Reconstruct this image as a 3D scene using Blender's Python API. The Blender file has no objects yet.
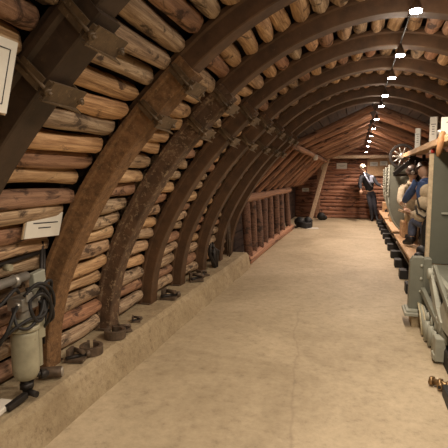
import bpy, bmesh, math, random
from mathutils import Vector, Matrix, Quaternion
from math import sin, cos, pi, radians
random.seed(7)
SC = bpy.context.scene
COL = SC.collection

# ------------------------------------------------------------------ camera, world, exposure
cam_d = bpy.data.cameras.new('camera'); cam = bpy.data.objects.new('camera', cam_d); COL.objects.link(cam)
cam_d.lens = 36.16; cam_d.sensor_width = 36; cam_d.clip_start = 0.05
YAW, PITCH = radians(16.257), radians(6.214)
cam.location = (0, 0, 1.5)
cam.rotation_euler = (pi/2 - PITCH, 0, YAW)
SC.camera = cam
world = bpy.data.worlds.new('world'); SC.world = world; world.use_nodes = True
world.node_tree.nodes['Background'].inputs[0].default_value = (0.9, 0.75, 0.6, 1)
world.node_tree.nodes['Background'].inputs[1].default_value = 0.02
SC.view_settings.view_transform = 'Standard'
SC.view_settings.look = 'None'
SC.view_settings.gamma = 1
SC.view_settings.use_curve_mapping = False
SC.view_settings.exposure = 1.15
LAMP_W = 27.0
# lamps of the ceiling string: distance along the tunnel, height
LAMPS = [(-1.85, 2.42), (-0.92, 2.42), (0.03, 2.42), (0.96, 2.42), (1.89, 2.42), (2.84, 2.41), (3.78, 2.40), (4.62, 2.40), (5.62, 2.40),
         (6.45, 2.40), (7.9, 2.40), (9.3, 2.38), (10.7, 2.36), (12.1, 2.34), (13.5, 2.30), (15.1, 2.22)]

# ------------------------------------------------------------------ helpers
def V(*a): return Vector(a)
def rot_to(d):
    return Vector((0, 0, 1)).rotation_difference(Vector(d).normalized()).to_matrix()

class MB:
    def __init__(s): s.v = []; s.f = []; s.m = []; s.mi = 0; s.sm = []; s.smooth = False
    def add(s, vs, fs, smooth=None):
        o = len(s.v); s.v += [Vector(v) for v in vs]; s.f += [[o+i for i in f] for f in fs]
        s.m += [s.mi]*len(fs); s.sm += [s.smooth if smooth is None else smooth]*len(fs); return s
    def box(s, c, d, R=None):
        c = Vector(c); h = Vector(d)/2; vs = []
        for x in (-1, 1):
            for y in (-1, 1):
                for z in (-1, 1):
                    p = Vector((x*h.x, y*h.y, z*h.z))
                    if R is not None: p = R @ p
                    vs.append(c+p)
        return s.add(vs, [(0,1,3,2),(4,6,7,5),(0,4,5,1),(2,3,7,6),(0,2,6,4),(1,5,7,3)])
    def bar(s, a, b, w, h, roll=0):
        a, b = Vector(a), Vector(b); d = b-a
        z = d.normalized(); up = Vector((0, 0, 1)) if abs(z.z) < .95 else Vector((0, 1, 0))
        x = up.cross(z).normalized(); y = z.cross(x)
        R = Matrix((x, y, z)).transposed() @ Matrix.Rotation(roll, 3, 'Z')
        return s.box((a+b)/2, (w, h, d.length), R)
    def tube(s, pts, r, n=10, caps=True, smooth=True):
        pts = [Vector(p) for p in pts]; k = len(pts); rr = r if isinstance(r, (list, tuple)) else [r]*k
        t0 = (pts[1]-pts[0]).normalized(); ref = Vector((0, 0, 1)) if abs(t0.z) < .9 else Vector((1, 0, 0))
        x = ref.cross(t0).normalized(); vs = []; fs = []
        for i, p in enumerate(pts):
            t = (pts[min(i+1, k-1)]-pts[max(i-1, 0)]).normalized()
            x = (x - t*x.dot(t)).normalized(); y = t.cross(x)
            for j in range(n):
                a = 2*pi*j/n; vs.append(p + (x*cos(a)+y*sin(a))*rr[i])
        for i in range(k-1):
            for j in range(n):
                fs.append((i*n+j, i*n+(j+1) % n, (i+1)*n+(j+1) % n, (i+1)*n+j))
        s.add(vs, fs, smooth)
        if caps:
            o = len(s.v)-k*n
            s.f += [[o+j for j in range(n)][::-1], [o+(k-1)*n+j for j in range(n)]]; s.m += [s.mi]*2; s.sm += [False]*2
        return s
    def cyl(s, a, b, r, n=16, r2=None): return s.tube([a, b], [r, r if r2 is None else r2], n)
    def lathe(s, c, prof, n=20, axis=(0, 0, 1), smooth=True):
        R = rot_to(axis); c = Vector(c); vs = []; fs = []; k = len(prof)
        for (r, h) in prof:
            for j in range(n):
                a = 2*pi*j/n; vs.append(c + R @ Vector((r*cos(a), r*sin(a), h)))
        for i in range(k-1):
            for j in range(n): fs.append((i*n+j, i*n+(j+1) % n, (i+1)*n+(j+1) % n, (i+1)*n+j))
        s.add(vs, fs, smooth)
        o = len(s.v)-k*n
        s.f += [[o+j for j in range(n)][::-1], [o+(k-1)*n+j for j in range(n)]]; s.m += [s.mi]*2; s.sm += [False]*2
        return s
    def prism(s, poly, a, b):
        """poly: list of 3d points, extruded from offset a to offset b (vectors)"""
        n = len(poly); a, b = Vector(a), Vector(b)
        vs = [Vector(p)+a for p in poly]+[Vector(p)+b for p in poly]
        fs = [tuple(range(n))[::-1], tuple(range(n, 2*n))]+[(i, (i+1) % n, n+(i+1) % n, n+i) for i in range(n)]
        return s.add(vs, fs)
    def ball(s, c, r, sc=(1, 1, 1), n=12, m=8, R=None, noise=0):
        c = Vector(c); vs = [c+Vector((0, 0, -r*sc[2]))]; fs = []
        def tf(p): return c + (R @ p if R is not None else p)
        vs = [tf(Vector((0, 0, -r*sc[2])))]
        for i in range(1, m):
            th = pi*i/m
            for j in range(n):
                a = 2*pi*j/n; q = 1+random.uniform(-noise, noise)
                vs.append(tf(Vector((r*sc[0]*sin(th)*cos(a), r*sc[1]*sin(th)*sin(a), -r*sc[2]*cos(th)))*q))
        vs.append(tf(Vector((0, 0, r*sc[2])))); L = len(vs)-1
        for j in range(n):
            fs.append((0, 1+(j+1) % n, 1+j)); fs.append((L, L-n+j, L-n+(j+1) % n))
        for i in range(m-2):
            for j in range(n):
                fs.append((1+i*n+j, 1+i*n+(j+1) % n, 1+(i+1)*n+(j+1) % n, 1+(i+1)*n+j))
        return s.add(vs, fs, True)
    def mesh(s, name, mats, origin):
        me = bpy.data.meshes.new(name)
        me.from_pydata([v-origin for v in s.v], [], s.f)
        for m in (mats if isinstance(mats, (list, tuple)) else [mats]): me.materials.append(m)
        me.polygons.foreach_set('material_index', s.m); me.polygons.foreach_set('use_smooth', s.sm)
        bm = bmesh.new(); bm.from_mesh(me); bmesh.ops.recalc_face_normals(bm, faces=bm.faces); bm.to_mesh(me); bm.free()
        me.update(); return me
    def build(s, name, mats, parent=None, bevel=0):
        if parent is not None: o0 = wo(parent)
        else:
            xs = [v.x for v in s.v]; ys = [v.y for v in s.v]; zs = [v.z for v in s.v]
            o0 = Vector(((min(xs)+max(xs))/2, (min(ys)+max(ys))/2, min(zs)))
        ob = bpy.data.objects.new(name, s.mesh(name, mats, o0)); COL.objects.link(ob)
        if parent is not None: ob.parent = parent
        else: ob.location = o0
        if bevel:
            m = ob.modifiers.new('bevel', 'BEVEL'); m.width = bevel; m.segments = 2; m.limit_method = 'ANGLE'; m.angle_limit = radians(40)
        return ob

def wo(o):
    p = Vector(o.location)
    while o.parent is not None: o = o.parent; p = p + Vector(o.location)
    return p
def tag(o, label, cat, group=None, kind=None):
    o['label'] = label
    if cat: o['category'] = cat
    if group: o['group'] = group
    if kind: o['kind'] = kind
    return o
def thing(name, loc, label, cat, group=None):
    o = bpy.data.objects.new(name, None); COL.objects.link(o); o.location = loc; o.empty_display_size = .1
    return tag(o, label, cat, group)
def struct(o, label=None):
    o['kind'] = 'structure'
    if label: o['label'] = label
    return o
def copy_tree(o, parent=None):
    c = o.copy(); COL.objects.link(c); c.parent = parent
    for ch in list(o.children): copy_tree(ch, c)
    return c
ORD = ['first', 'second', 'third', 'fourth', 'fifth', 'sixth', 'seventh', 'eighth', 'ninth', 'tenth', 'eleventh', 'twelfth', 'thirteenth',
       'fourteenth', 'fifteenth', 'sixteenth', 'seventeenth', 'eighteenth', 'nineteenth', 'twentieth']
def ordn(i):
    if i < 20: return ORD[i]
    t = ['twenty', 'thirty', 'forty'][(i+1)//10-2]; r = (i+1) % 10
    return {'twenty': 'twentieth', 'thirty': 'thirtieth', 'forty': 'fortieth'}[t] if r == 0 else t+'-'+ORD[r-1]

# ------------------------------------------------------------------ materials
class NT:
    def __init__(s, name, rough=.7, metal=0):
        s.mat = bpy.data.materials.new(name); s.mat.use_nodes = True; s.t = s.mat.node_tree; s.n = s.t.nodes
        s.b = s.n['Principled BSDF']; s.b.inputs['Roughness'].default_value = rough; s.b.inputs['Metallic'].default_value = metal
    def node(s, ty, **k):
        n = s.n.new(ty)
        for a, b in k.items(): setattr(n, a, b)
        return n
    def link(s, a, b): s.t.links.new(a, b)
    def coord(s, scale=(1, 1, 1), rnd=0, kind='Object'):
        tc = s.node('ShaderNodeTexCoord'); mp = s.node('ShaderNodeMapping'); mp.inputs['Scale'].default_value = scale
        s.link(tc.outputs[kind], mp.inputs['Vector'])
        if rnd:
            oi = s.node('ShaderNodeObjectInfo'); mu = s.node('ShaderNodeMath', operation='MULTIPLY'); mu.inputs[1].default_value = rnd
            s.link(oi.outputs['Random'], mu.inputs[0]); cb = s.node('ShaderNodeCombineXYZ')
            for i in range(3): s.link(mu.outputs[0], cb.inputs[i])
            s.link(cb.outputs[0], mp.inputs['Location'])
        return mp.outputs[0]
    def noise(s, vec, scale, detail=4, rough=.6, dist=0):
        n = s.node('ShaderNodeTexNoise'); n.inputs['Scale'].default_value = scale; n.inputs['Detail'].default_value = detail
        n.inputs['Roughness'].default_value = rough; n.inputs['Distortion'].default_value = dist; s.link(vec, n.inputs['Vector']); return n.outputs['Fac']
    def ramp(s, fac, stops):
        r = s.node('ShaderNodeValToRGB'); e = r.color_ramp.elements
        while len(e) < len(stops): e.new(.5)
        for i, (p, c) in enumerate(stops): e[i].position = p; e[i].color = (*c, 1) if len(c) == 3 else c
        s.link(fac, r.inputs[0]); return r.outputs[0]
    def mix(s, fac, a, b, mode='MIX'):
        m = s.node('ShaderNodeMix', data_type='RGBA', blend_type=mode)
        for sock, val in ((m.inputs[0], fac), (m.inputs[6], a), (m.inputs[7], b)):
            if isinstance(val, (int, float)): sock.default_value = val
            elif isinstance(val, tuple): sock.default_value = (*val, 1)
            else: s.link(val, sock)
        return m.outputs[2]
    def color(s, c):
        if isinstance(c, tuple): s.b.inputs['Base Color'].default_value = (*c, 1)
        else: s.link(c, s.b.inputs['Base Color'])
    def bump(s, h, strength=.4, dist=.01):
        b = s.node('ShaderNodeBump'); b.inputs['Strength'].default_value = strength; b.inputs['Distance'].default_value = dist
        s.link(h, b.inputs['Height']); s.link(b.outputs[0], s.b.inputs['Normal'])

def mat_wood(name, c1, c2, c3, dark, axis=0, rnd=40, bark=.5, rough=.75, hue=True):
    t = NT(name, rough)
    sc = [34, 34, 34]; sc[axis] = 1.3
    v = t.coord(tuple(sc), rnd)
    g = t.noise(v, 1.3, 7, .7, .5)
    col = t.ramp(g, [(.34, c3), (.48, c2), (.63, c1)])
    v2 = t.coord(tuple(3.2 if i == axis else 9 for i in range(3)), rnd*1.7)
    bk = t.noise(v2, 1.2, 5, .65, .6)
    m = t.ramp(bk, [(bark-.04, (1, 1, 1)), (bark+.05, (0, 0, 0))])
    col = t.mix(m, col, dark)
    if hue:
        oi = t.node('ShaderNodeObjectInfo')
        f = t.ramp(oi.outputs['Random'], [(0, (.66, .60, .55)), (.3, (1, .94, .86)), (.6, (.84, .83, .82)), (.85, (1.0, .86, .75)), (1, (1, 1, 1))])
        col = t.mix(1.0, col, f, 'MULTIPLY')
    t.color(col)
    h = t.mix(.5, g, bk)
    t.bump(h, .9, .016); return t.mat

def mat_plain(name, c, rough=.6, metal=0, var=.25, scale=9, bump=.15, spot=None):
    t = NT(name, rough, metal); v = t.coord((1, 1, 1), 13)
    n = t.noise(v, scale, 5, .65)
    lo = tuple(x*(1-var) for x in c); hi = tuple(min(1, x*(1+var)) for x in c)
    col = t.ramp(n, [(.3, lo), (.7, hi)])
    if spot:
        n2 = t.noise(v, scale*2.4, 6, .75)
        mk = t.ramp(n2, [(spot[1], (0, 0, 0)), (spot[1]+.06, (1, 1, 1))])
        col = t.mix(mk, col, spot[0])
    t.color(col)
    if bump: t.bump(n, bump, .01)
    return t.mat

def mat_flat(name, c, rough=.6, metal=0):
    t = NT(name, rough, metal); v = t.coord((1, 1, 1)); n = t.noise(v, 20, 2)
    t.color(t.ramp(n, [(.3, tuple(x*.94 for x in c)), (.7, c)])); return t.mat

M = {}
M['log'] = mat_wood('log_wood', (.74, .52, .30), (.47, .30, .16), (.24, .135, .07), (.11, .062, .033), 0, 40, .37)
M['log_grey'] = mat_wood('log_wood_grey', (.62, .49, .34), (.37, .265, .17), (.18, .12, .075), (.075, .048, .03), 0, 40, .42)
M['log_red'] = mat_wood('log_wood_red', (.47, .29, .18), (.32, .18, .11), (.17, .09, .055), (.07, .035, .022), 0, 40, .42)
M['rafter'] = mat_wood('rafter_wood', (.50, .29, .18), (.34, .18, .11), (.17, .085, .05), (.08, .04, .026), 0, 40, .40)
M['post'] = mat_wood('pit_post_wood', (.24, .135, .09), (.15, .078, .05), (.075, .038, .025), (.045, .024, .016), 2, 40, .42)
M['beam'] = mat_wood('pale_beam_wood', (.80, .62, .44), (.66, .48, .33), (.45, .30, .19), (.3, .19, .12), 1, 10, .3, hue=False)
M['plank'] = mat_wood('plank_wood', (.66, .43, .24), (.55, .34, .18), (.40, .23, .12), (.26, .15, .08), 1, 10, .3, .6, hue=False)
M['board_back'] = mat_wood('back_boards', (.52, .27, .17), (.36, .165, .10), (.19, .08, .05), (.09, .042, .028), 0, 10, .42, hue=False)
M['rib'] = mat_plain('rusty_steel', (.095, .050, .024), .6, .15, .4, 7, .3, ((.15, .082, .042), .62))
M['rib_flaked'] = mat_plain('flaking_rusty_steel', (.10, .056, .030), .75, .1, .5, 9, .8, ((.26, .185, .11), .54))
M['rib_dark'] = mat_plain('dark_steel', (.050, .030, .017), .55, .15, .4, 7, .3, ((.085, .05, .026), .62))  # darker steel tone, used on the nearest arch only
M['rib_low'] = mat_plain('pitted_rusty_steel', (.18, .095, .040), .8, .05, .45, 26, .7, ((.30, .18, .085), .57))
M['clamp'] = mat_plain('clamp_steel', (.11, .072, .038), .55, .25, .4, 14, .2, ((.24, .17, .10), .58))
M['cast'] = mat_plain('dull_cast_steel', (.12, .085, .058), .55, .4, .4, 20, .3)
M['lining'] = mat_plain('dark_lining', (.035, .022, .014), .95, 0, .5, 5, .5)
M['green'] = mat_plain('grey_green_paint', (.19, .195, .155), .5, .05, .14, 6, .08, ((.36, .36, .30), .66))
M['green_light'] = mat_plain('pale_grey_green_paint', (.33, .335, .275), .5, .05, .16, 9, .1, ((.22, .21, .16), .66))
M['panel'] = mat_plain('cab_panel_paint', (.13, .135, .105), .45, .05, .10, 3, .04)
M['canister'] = mat_plain('canister_paint', (.33, .31, .22), .45, .1, .2, 9, .1, ((.16, .13, .085), .63))
M['black'] = mat_plain('black_rubber', (.012, .011, .011), .6, 0, .4, 12, .2)
M['dark_metal'] = mat_plain('dark_metal', (.035, .03, .027), .5, .5, .4, 12, .2)
M['steel'] = mat_plain('worn_steel', (.42, .40, .36), .4, .7, .25, 15, .1)
M['brass'] = mat_plain('dull_brass', (.30, .19, .09), .4, .7, .35, 20, .2)
M['paper'] = mat_flat('white_board', (.74, .72, .65), .6)
M['sign_edge'] = mat_plain('sign_wood_edge', (.50, .36, .22), .7, 0, .2, 12, .1)
M['ink'] = mat_flat('black_ink', (.03, .03, .035), .6)
M['yellow_hose'] = mat_plain('cream_hose', (.50, .45, .30), .5, 0, .25, 30, .2)
M['skin'] = mat_flat('mannequin_skin', (.55, .34, .23), .55)
M['jacket_dark'] = mat_plain('dark_work_cloth', (.022, .022, .028), .9, 0, .4, 20, .2)
M['trouser_dark'] = mat_plain('dark_trouser_cloth', (.035, .035, .048), .9, 0, .4, 20, .2)
M['blue'] = mat_plain('blue_work_cloth', (.055, .095, .22), .9, 0, .3, 14, .3)
M['denim'] = mat_plain('blue_grey_denim', (.10, .125, .20), .9, 0, .3, 14, .3)
M['tan'] = mat_plain('tan_canvas', (.54, .45, .32), .9, 0, .3, 14, .4)
M['sack'] = mat_plain('cream_sackcloth', (.56, .45, .30), .9, 0, .2, 24, .4)
M['leather'] = mat_plain('brown_leather', (.34, .17, .07), .6, 0, .4, 14, .3)
M['boot'] = mat_plain('black_boot_leather', (.012, .011, .012), .45, 0, .3, 14, .2)
M['helmet_pale'] = mat_plain('pale_helmet', (.32, .25, .19), .4, 0, .1, 10, 0)
M['helmet_dark'] = mat_plain('brown_helmet', (.05, .028, .018), .45, 0, .3, 10, 0)
M['red'] = mat_flat('red_plastic', (.45, .03, .02), .5)
M['strap'] = mat_flat('pale_blue_strap', (.38, .42, .55), .7)
M['white'] = mat_flat('white_cloth', (.7, .66, .58), .8)
def mat_emit(name, c, st):
    t = NT(name); t.b.inputs['Emission Color'].default_value = (*c, 1); t.b.inputs['Emission Strength'].default_value = st
    t.color((.8, .8, .8)); return t.mat
M['lens'] = mat_emit('lamp_lens', (1, .93, .86), 60)

# floor: trowelled tan concrete, worn and patched
t = NT('floor_concrete', .62); v = t.coord((1, 1, 1))
n1 = t.noise(v, .55, 5, .6, .8); n2 = t.noise(v, 14, 8, .78)
c = t.ramp(n1, [(.34, (.37, .295, .19)), (.52, (.48, .39, .26)), (.68, (.57, .47, .325))])
c2 = t.ramp(n2, [(.32, (.66, .64, .62)), (.43, (.90, .89, .88)), (.62, (1.08, 1.08, 1.08))])
c = t.mix(1.0, c, c2, 'MULTIPLY')
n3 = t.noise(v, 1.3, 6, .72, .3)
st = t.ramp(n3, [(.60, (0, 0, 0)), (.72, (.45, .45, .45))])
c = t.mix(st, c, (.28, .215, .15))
vo = t.node('ShaderNodeTexVoronoi', feature='DISTANCE_TO_EDGE'); vo.inputs['Scale'].default_value = .33
wv = t.node('ShaderNodeMix', data_type='VECTOR'); wv.inputs[0].default_value = .12
nn = t.node('ShaderNodeTexNoise'); nn.inputs['Scale'].default_value = 2.5; t.link(v, nn.inputs['Vector'])
t.link(v, wv.inputs[4]); t.link(nn.outputs['Color'], wv.inputs[5]); t.link(wv.outputs[1], vo.inputs['Vector'])
ck = t.ramp(vo.outputs['Distance'], [(.0, (.28, .28, .28)), (.0018, (0, 0, 0))])
c = t.mix(ck, c, (.20, .14, .09))
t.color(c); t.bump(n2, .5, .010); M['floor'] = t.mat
# kerb: rough board-cast concrete
t = NT('kerb_concrete', .85); v = t.coord((1, 1, 1)); n1 = t.noise(v, 2.2, 6, .65); n2 = t.noise(v, 20, 8, .8)
c = t.ramp(n1, [(.3, (.30, .225, .13)), (.55, (.43, .34, .21)), (.75, (.52, .42, .28))])
pit = t.ramp(n2, [(.34, (.58, .54, .50)), (.45, (.93, .91, .90)), (.6, (1.08, 1.08, 1.08))])
t.color(t.mix(1.0, c, pit, 'MULTIPLY')); t.bump(t.mix(.5, n1, n2), 1.0, .035); M['kerb'] = t.mat

# ------------------------------------------------------------------ arch profile
XC = 0.2
HALF = [(2.13, .20), (2.10, .5), (2.02, .8), (1.88, 1.1), (1.71, 1.38), (1.53, 1.62), (1.32, 1.85), (1.10, 2.06), (.87, 2.24), (.60, 2.39), (.31, 2.49), (0, 2.53)]
ctrl = [(XC-w, z) for w, z in HALF]+[(XC+w, z) for w, z in HALF[-2::-1]]
def catmull(P, k=14):
    P = [Vector((a, b)) for a, b in P]; out = []
    for i in range(len(P)-1):
        p0 = P[i-1] if i else 2*P[0]-P[1]; p1 = P[i]; p2 = P[i+1]; p3 = P[i+2] if i+2 < len(P) else 2*P[-1]-P[-2]
        for j in range(k):
            u = j/k
            out.append(.5*((2*p1)+(-p0+p2)*u+(2*p0-5*p1+4*p2-p3)*u*u+(-p0+3*p1-3*p2+p3)*u**3))
    out.append(P[-1]); return out
DN = catmull(ctrl); CUM = [0]
for i in range(1, len(DN)): CUM.append(CUM[-1]+(DN[i]-DN[i-1]).length)
SLEN = CUM[-1]
def prof(s):
    """point, tangent (left foot to right foot), outward normal at arc length s"""
    s = max(0, min(SLEN-1e-6, s)); i = 0
    while i < len(CUM)-2 and CUM[i+1] < s: i += 1
    u = (s-CUM[i])/(CUM[i+1]-CUM[i]); p = DN[i].lerp(DN[i+1], u)
    a = DN[max(i-6, 0)]; b = DN[min(i+7, len(DN)-1)]; tn = (b-a).normalized()
    return p, tn, Vector((-tn.y, tn.x))
def s_at(z):
    for i, p in enumerate(DN):
        if p.y >= z: return CUM[i]

# ------------------------------------------------------------------ setting
def shell(name, s0, s1, y0, y1, mat, off=.225, th=.08):
    b = MB(); k = max(3, int((s1-s0)/.15)); pts = []
    for i in range(k+1):
        p, tn, n = prof(s0+(s1-s0)*i/k); q = p+n*off; r = p+n*(off+th); pts.append((q, r))
    for i in range(k):
        q0, r0 = pts[i]; q1, r1 = pts[i+1]
        b.prism([V(q0.x, 0, q0.y), V(q1.x, 0, q1.y), V(r1.x, 0, r1.y), V(r0.x, 0, r0.y)], (0, y0, 0), (0, y1, 0))
    return struct(b.build(name, mat))
YK = 7.12      # where the steel arches and the kerb end
YB = 16.25     # back wall
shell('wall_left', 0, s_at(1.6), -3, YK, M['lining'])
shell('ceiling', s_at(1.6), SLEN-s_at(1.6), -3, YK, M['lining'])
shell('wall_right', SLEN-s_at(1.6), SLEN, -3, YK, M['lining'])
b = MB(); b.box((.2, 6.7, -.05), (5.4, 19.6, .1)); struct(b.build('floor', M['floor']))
b = MB(); b.box((.2, -3.05, 1.5), (5.2, .1, 3.1)); struct(b.build('wall_rear_bounce', M['lining']))  # unseen wall added behind the camera, closes the tunnel to bounce light
# kerb: slightly battered, uneven edges
b = MB(); N = 40; vs = []; fs = []
for i in range(N+1):
    y = -3+(YK+3)*i/N; j = lambda a: random.uniform(-a, a)
    vs += [V(-1.61+j(.012), y, 0), V(-1.655+j(.012), y, .20+j(.008)), V(-1.70+j(.008), y, .235+j(.006)), V(-2.2, y, .235+j(.006)), V(-2.2, y, 0)]
for i in range(N):
    for k in range(4): fs.append((i*5+k, (i+1)*5+k, (i+1)*5+k+1, i*5+k+1))
fs += [(0, 1, 2, 3, 4), (N*5+4, N*5+3, N*5+2, N*5+1, N*5)]
b.add(vs, fs, False); struct(b.build('trim_1', M['kerb']), 'rough concrete kerb along the left wall under the steel arches')
b = MB(); b.box((2.42, 2.0, .1), (.45, 10, .2)); struct(b.build('trim_2', M['kerb']), 'concrete kerb along the right wall')

# timbered back section: lining of dark boards
SEC = [(-2.06, 0), (-2.06, 1.20), (-1.06, 2.20), (.25, 2.78), (1.56, 2.20), (2.5, 1.12), (2.5, 0)]
def lining(name, i0, i1):
    b = MB()
    for i in range(i0, i1):
        (x0, z0), (x1, z1) = SEC[i], SEC[i+1]; d = Vector((x1-x0, z1-z0)); L = d.length; d.normalize(); n = Vector((-d.y, d.x)); m = max(2, round(L/.16))
        for k in range(m):
            a = Vector((x0, z0))+d*(L*k/m+.006); c = Vector((x0, z0))+d*(L*(k+1)/m-.006); o = n*random.uniform(0, .015)
            b.prism([V(a.x+o.x, 0, a.y+o.y), V(c.x+o.x, 0, c.y+o.y), V(c.x+n.x*.06, 0, c.y+n.y*.06), V(a.x+n.x*.06, 0, a.y+n.y*.06)], (0, YK+.02, 0), (0, YB+.1, 0))
        a = Vector((x0, z0))+n*.05; c = Vector((x1, z1))+n*.05
        b.prism([V(a.x, 0, a.y), V(c.x, 0, c.y), V(c.x+n.x*.05, 0, c.y+n.y*.05), V(a.x+n.x*.05, 0, a.y+n.y*.05)], (0, YK+.02, 0), (0, YB+.1, 0))
    return b
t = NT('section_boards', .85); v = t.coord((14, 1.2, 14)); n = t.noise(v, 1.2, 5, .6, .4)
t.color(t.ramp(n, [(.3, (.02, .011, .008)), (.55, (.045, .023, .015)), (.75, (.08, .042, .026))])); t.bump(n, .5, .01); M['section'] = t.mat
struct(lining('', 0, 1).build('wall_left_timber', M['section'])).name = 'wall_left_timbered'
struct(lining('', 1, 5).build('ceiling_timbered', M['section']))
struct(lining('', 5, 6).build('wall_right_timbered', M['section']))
# filler between arch section and timbered section
b = MB()
arch = [prof(SLEN*i/40)[0]+prof(SLEN*i/40)[2]*.12 for i in range(41)]
outer = [(XC-2.6+5.2*i/40, 3.1) for i in range(41)]
for i in range(40):
    a, c = arch[i], arch[i+1]
    da = (Vector((a.x, a.y))-Vector((XC, .3))).normalized()*3.4+Vector((XC, .3)); dc = (Vector((c.x, c.y))-Vector((XC, .3))).normalized()*3.4+Vector((XC, .3))
    b.prism([V(a.x, 0, a.y), V(c.x, 0, c.y), V(dc.x, 0, dc.y), V(da.x, 0, da.y)], (0, YK-.02, 0), (0, YK+.03, 0))
struct(b.build('wall_end', M['lining']))
# back wall: stacked half-round logs
b = MB(); z = 0.06; k = 0
while z < 2.7:
    r = random.uniform(.055, .08); x0, x1 = -2.05, 2.5
    pts = [V(x0+(x1-x0)*i/8, YB+random.uniform(-.008, .008), z+random.uniform(-.01, .01)) for i in range(9)]
    b.tube(pts, [r*random.uniform(.93, 1.05) for _ in pts], 10); z += r*1.85
b.box((.2, YB+.09, 1.35), (4.6, .08, 2.8)); struct(b.build('wall_back', M['board_back']))

# ------------------------------------------------------------------ steel arches
RIBS = [1.50, 2.45, 3.23, 4.0, 4.78, 5.56, 6.35, 6.92]
HAT = [(-.060, .006), (-.054, 0), (.054, 0), (.060, .006), (.064, .09), (.080, .10), (.080, .125), (-.080, .125), (-.080, .10), (-.064, .09)]
S_A = s_at(1.84); S_B = s_at(2.02)
def sweep(b, s0, s1, noff, k=40, sec=HAT, jit=0):
    vs = []; fs = []; n = len(sec)
    for i in range(k+1):
        p, tn, nn = prof(s0+(s1-s0)*i/k)
        for (y, h) in sec:
            q = p+nn*(h+noff); vs.append(V(q.x, y, q.y))
    for i in range(k):
        for j in range(n): fs.append((i*n+j, i*n+(j+1) % n, (i+1)*n+(j+1) % n, (i+1)*n+j))
    fs += [tuple(range(n))[::-1], tuple(k*n+j for j in range(n))]
    b.add(vs, fs, False); return b
def rib_clamp(b, s):
    p, tn, nn = prof(s); T = V(tn.x, 0, tn.y); Nn = V(nn.x, 0, nn.y); Y = V(0, 1, 0); P = V(p.x, 0, p.y)
    R = Matrix((T, Y, Nn)).transposed()
    Q = P-Nn*.052
    b.box(Q-Nn*.014, (.062, .180, .034), R)                  # saddle block over the profile
    b.prism([Q-T*.040-Y*.105-Nn*.020, Q-T*.040+Y*.105-Nn*.020, Q-T*.040+Y*.105-Nn*.062, Q-T*.040+Y*.03-Nn*.045, Q-T*.040-Y*.105-Nn*.036], (0, 0, 0), T*.006)   # upturned flange
    b.box(Q-Nn*.028, (.085, .200, .008), R)
    for sy in (-1, 1):
        b.tube([P+Y*sy*.096-Nn*.10, P+Y*sy*.096+Nn*.10], .008, 8)      # U-bolt leg
        b.lathe(P+Y*sy*.096-Nn*.088, [(.017, 0), (.017, .018)], 6, Nn)   # nut
        b.box(P+Y*sy*.096+Nn*.02, (.055, .010, .12), R)
    return b
def make_arch(label):
    root = thing('steel_arch', (XC, 0, .235), label, 'mine arch', 'steel arch supports')
    lo = sweep(MB(), .03, S_B+.07, -.035, 40, [(y*1.22, h) for y, h in HAT]); lo.build('lower_segment', M['rib'], root)
    sweep(MB(), S_A-.07, SLEN-S_A+.07, -.002, 70, [(y*1.04, h) for y, h in HAT]).build('crown_segment', M['rib'], root)
    sweep(MB(), SLEN-.03, SLEN-S_B-.07, -.035, 40, [(y*1.22, h) for y, h in HAT]).build('lower_segment', M['rib'], root)
    for s in (S_A, S_B, SLEN-S_B, SLEN-S_A): rib_clamp(MB(), s).build('clamp', M['clamp'], root)
    for sx in (0.03, SLEN-.03):
        p = prof(sx)[0]; MB().box((p.x-(.05 if sx < 1 else -.05), 0, .243), (.16, .19, .016)).build('foot_plate', M['cast'], root)
    return root
ARCH_L = ['nearest rusty steel arch, its dark clamps above the small sign', 'second nearest steel arch, pitted orange rust, behind the pressure canister',
          'third nearest steel arch with mottled flaking rust on its leg', 'fourth nearest smooth brown steel arch standing on the kerb',
          'fifth steel arch from the camera standing on the kerb', 'sixth steel arch from the camera, near the dark bundle on the kerb',
          'seventh steel arch from the camera, next to last before the timbering', 'farthest steel arch at the end of the concrete kerb']
arch0 = make_arch(ARCH_L[0])
for i, y in sorted(enumerate(RIBS), reverse=True):
    a = arch0 if i == 0 else copy_tree(arch0)
    a.location.y = y; a['label'] = ARCH_L[i]
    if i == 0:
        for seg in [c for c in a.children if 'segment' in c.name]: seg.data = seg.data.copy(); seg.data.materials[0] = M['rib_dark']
    if i in (1, 2):
        leg = [c for c in a.children if c.name.startswith('lower_segment')][0]
        leg.data = leg.data.copy(); leg.data.materials[0] = M['rib_low' if i == 1 else 'rib_flaked']

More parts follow.
